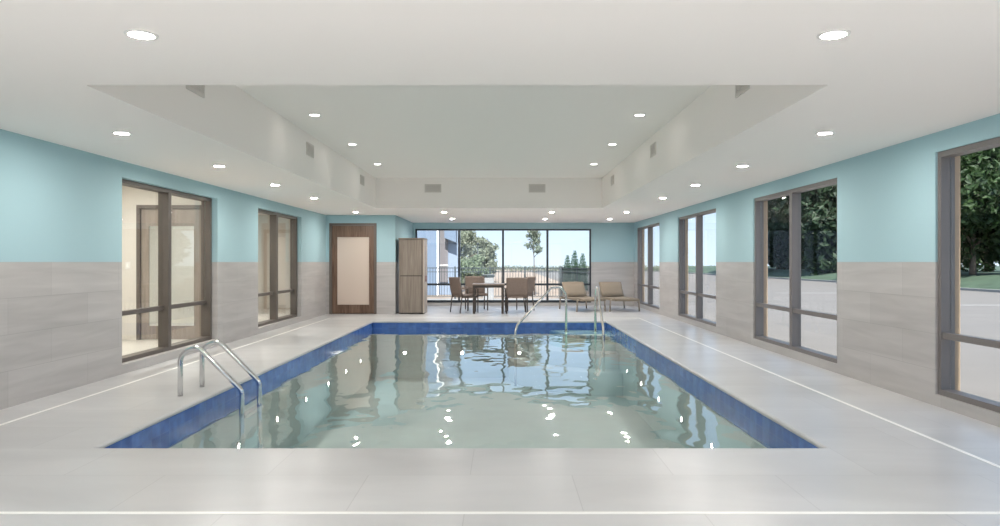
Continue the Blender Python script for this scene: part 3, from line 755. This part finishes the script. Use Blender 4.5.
def crown_blobs(h, base, R, n, seed, rb=(0.35, 0.6)):
    rs = random.Random(seed); out = [(0, 0, (h + base) / 2 + .1 * (h - base), R * .75, R * .75, (h - base) * .42)]
    for k in range(n):
        a = rs.uniform(0, 2 * PI); u = rs.uniform(0.05, 0.95); prof = math.sin(PI * (0.18 + 0.74 * u)) ** .7
        rad = R * prof * rs.uniform(.45, .85); b = R * rs.uniform(*rb)
        out.append((math.cos(a) * rad, math.sin(a) * rad, base + u * (h - base), b, b, b * .75))
    return out
bigA = leaves(crown_blobs(13, -0.6, 4.4, 34, 3, (.4, .6)), 34000, 0.29, 11, 0.35)
bigB = leaves(crown_blobs(12, 0.2, 4.4, 30, 5, (.4, .6)), 30000, 0.27, 12, 0.35)
bigC = leaves(crown_blobs(9, 0.5, 4.0, 28, 8), 26000, 0.20, 13, 0.4)
big = [(26.5, 39.5, bigC, 'leaf_mid', 'bright leafy tree beyond the car park in the nearest right window', 9, .16, 1.2),
       (34.0, 49.0, bigC, 'leaf_mid', 'leafy tree behind the bright tree in the nearest right window', 9, .28, 1.2),
       (27.6, 58.2, bigA, 'leaf_dark', 'dark tree filling the right pane of the second right window', 13, .38, 2.6),
       (27.2, 68.5, bigB, 'leaf_dark', 'dark tree in the left pane of the second right window', 12, .36, 2.3),
       (37.5, 86.0, bigB, 'leaf_dark', 'dark tree standing behind the others in the second right window', 12, .36, 2.3)]
for k, (x, y, me, lm, lab, h, tr, cb) in enumerate(big):
    tree_from('tree', (x, y, GZ + 0.68), h, me, M[lm], tr, cb, lab, group='trees past the car park', seed=k + 2, rz=k * 1.3)
# trees beyond the far window
shA = leaves(crown_blobs(3.6, 0.5, 1.25, 16, 21), 5200, 0.10, 31, 0.4)
shB = leaves(crown_blobs(3.1, 0.4, 0.92, 16, 22), 5200, 0.10, 32, 0.4)
shC = leaves(crown_blobs(1.7, 0.15, 1.1, 12, 23), 3600, 0.08, 33, 0.4)
tree_from('tree', (-2.65, 44, GZ), 3.6, shA, M['leaf_grey'], .09, .7, 'greyish green tree beside the blue building in the far window', seed=11)
tree_from('tree', (-1.3, 49, GZ), 3.1, shB, M['leaf_grey'], .08, .6, 'round greyish green tree in the second bay of the far window', seed=12)
tree_from('shrub', (-1.9, 40.5, GZ), 1.8, shC, M['leaf_pale'], .05, .3, 'low pale green shrub past the fence in the second bay', 'shrub', seed=13)
yg = leaves(crown_blobs(3.05, 1.55, 0.36, 14, 24, (.3, .55)), 1500, 0.06, 34, 0.1)
tree_from('tree', (1.35, 30, GZ), 3.0, yg, M['leaf_young'], .028, 1.5, 'slender young tree with thin trunk in the third bay of the far window', seed=14)
con = leaves([(0, 0, .25 + k * .155, .29 * (1 - (k / 12.2) ** 3.0) + .012, .29 * (1 - (k / 12.2) ** 3.0) + .012, .16) for k in range(12)], 3400, 0.03, 35, 0.5)
for k, (x, s, yc) in enumerate(((567.3, .84, 32), (574.5, .95, 33.0), (582.5, .88, 31.9))):
    o = tree_from('conifer', ((x - 503) / 700 * yc, yc, GZ), 2.1, con, M['leaf_conifer'], .04, .25, '%s of the three cone shaped evergreens behind the fence' % ['leftmost', 'middle and tallest', 'rightmost'][k], 'evergreen', 'cone evergreens behind the fence', seed=15, fork=False)
    o.scale = (s, s, s)
hm = leaves([(x, 0, .45, 1.6, .8, .5) for x in np.arange(-30, 34, 1.7)], 9000, .13, 36, .2); hm.materials.append(M['leaf_grey'])
hg = bpy.data.objects.new('hedge', hm); C.objects.link(hg); hg.location = (0, 105, GZ); tag(hg, 'low hedge far away along the horizon', 'hedge', kind='stuff')
lp = empty('lamp_post', (-1.55, 43, GZ)); tag(lp, 'thin dark lamp post among the far trees', 'lamp post')
MB().tube([(0, 0, 0), (0, 0, 2.5)], [.05, .03], 8).build('pole', M['fence'], lp); MB().lathe([(0.001, 2.62), (.08, 2.58), (.1, 2.5), (.001, 2.48)], seg=12).build('lamp_head', M['fence'], lp)

# building wing left of the far window, blue sky light painted into its walls
bw = empty('building_wing', (-5.0, 30, GZ)); tag(bw, 'pale blue building wing with a dark tall window, left bay of the far window', 'building')
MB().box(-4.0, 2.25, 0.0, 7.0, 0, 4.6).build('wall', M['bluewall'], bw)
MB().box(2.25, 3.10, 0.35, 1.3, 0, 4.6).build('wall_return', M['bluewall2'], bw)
MB().box(2.17, 2.25, -0.05, 0.02, 0, 4.6).build('corner_trim', M['trimwhite'], bw)
wn_ = MB().box(2.27, 2.62, 0.28, 0.345, 0.55, 4.2).build('window', M['darkglass'], bw)
MB().box(2.27, 2.62, 0.25, 0.285, 2.9, 2.95).build('window_bar', M['trimwhite'], wn_)
MB().box(2.27, 2.62, 0.25, 0.285, 1.25, 1.3).build('window_bar', M['trimwhite'], wn_)
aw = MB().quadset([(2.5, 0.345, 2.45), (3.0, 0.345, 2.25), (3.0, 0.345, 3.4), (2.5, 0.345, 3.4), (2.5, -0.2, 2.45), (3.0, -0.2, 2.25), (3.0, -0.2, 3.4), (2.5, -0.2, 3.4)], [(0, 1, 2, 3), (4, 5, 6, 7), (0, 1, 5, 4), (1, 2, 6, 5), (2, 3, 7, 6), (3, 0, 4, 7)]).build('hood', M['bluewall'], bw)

# iron fence
def fence(P, Q, label, step=0.11, h=1.07, nposts=5):
    P = Vector(P); Q = Vector(Q); d = Q - P; L = d.length
    root = empty('iron_fence', (P.x, P.y, GZ)); tag(root, label, 'fence')
    hh = h - GZ
    MB().bar((0, 0, hh), (d.x, d.y, hh), .04, .035).build('top_rail', M['fence'], root)
    MB().bar((0, 0, hh - .15), (d.x, d.y, hh - .15), .03, .025).build('middle_rail', M['fence'], root)
    MB().bar((0, 0, .1), (d.x, d.y, .1), .03, .03).build('bottom_rail', M['fence'], root)
    mb = MB(); n = int(L / step)
    for k in range(n):
        p = d * ((k + .5) / n); mb.box(p.x - .008, p.x + .008, p.y - .008, p.y + .008, .1, hh)
    mb.build('picket_panel', M['fence'], root)
    for k in range(nposts):
        p = d * (k / (nposts - 1)); MB().box(p.x - .028, p.x + .028, p.y - .028, p.y + .028, 0, hh + .06).build('post', M['fence'], root)
fence((-3.2, 27.0), (2.2, 27.0), 'black iron picket fence across the patio behind the far window', nposts=5)
fence((2.26, 26.9), (3.1, 23.6), 'black iron fence return seen end on before the evergreens', step=.075, nposts=3)
ub = empty('utility_box', (-0.52, 25.2, GZ)); tag(ub, 'grey utility box with darker lid on the patio behind the table', 'utility box')
MB().box(-.19, .19, -.19, .19, 0, .88).build('body', M['utility'], ub, bevel=.01); MB().box(-.22, .22, -.22, .22, .88, .98).build('lid', M['fence'], ub, bevel=.015)

# ---------------------------------------------------------------- sky, sun, camera
w = bpy.data.worlds.new('sky'); bpy.context.scene.world = w; w.use_nodes = True
nt = w.node_tree; nt.nodes.clear()
out = N(nt, 'ShaderNodeOutputWorld'); bg = N(nt, 'ShaderNodeBackground'); bg.inputs[1].default_value = 1.0
tc = N(nt, 'ShaderNodeTexCoord'); sx = N(nt, 'ShaderNodeSeparateXYZ'); cr = N(nt, 'ShaderNodeValToRGB')
e = cr.color_ramp.elements
e[0].position = 0.0; e[0].color = (0.63, 0.745, 0.88, 1); e[1].position = 1.0; e[1].color = (0.36, 0.52, 0.80, 1)
m1 = e.new(0.12); m1.color = (0.45, 0.61, 0.85, 1)
nt.links.new(tc.outputs['Generated'], sx.inputs[0]); nt.links.new(sx.outputs[2], cr.inputs[0]); nt.links.new(cr.outputs[0], bg.inputs[0]); nt.links.new(bg.outputs[0], out.inputs[0])
sl = bpy.data.lights.new('sun', 'SUN'); sl.energy = 7.5; sl.angle = 0.02; sl.color = (1.0, 0.96, 0.90)
so = bpy.data.objects.new('sun', sl); C.objects.link(so)
so.rotation_euler = Vector((0.0, 0.70, -0.71)).to_track_quat('-Z', 'Y').to_euler(); so.location = (-10, -20, 30)

cd = bpy.data.cameras.new('camera'); cam = bpy.data.objects.new('camera', cd); C.objects.link(cam)
cam.location = (0, 0, 1.30); cam.rotation_euler = (PI / 2, 0, 0)
cd.sensor_width = 36; cd.lens = 25.2; cd.shift_x = -0.003; cd.shift_y = -0.001; cd.clip_start = 0.05; cd.clip_end = 500
sc = bpy.context.scene; sc.camera = cam
sc.view_settings.view_transform = 'Standard'; sc.view_settings.look = 'None'
sc.view_settings.gamma = 1.0; sc.view_settings.use_curve_mapping = False; sc.view_settings.exposure = 0.64
sc.cycles.max_bounces = 10; sc.cycles.diffuse_bounces = 6; sc.cycles.transparent_max_bounces = 16
sc.cycles.use_denoising = True; sc.cycles.sample_clamp_indirect = 8.0
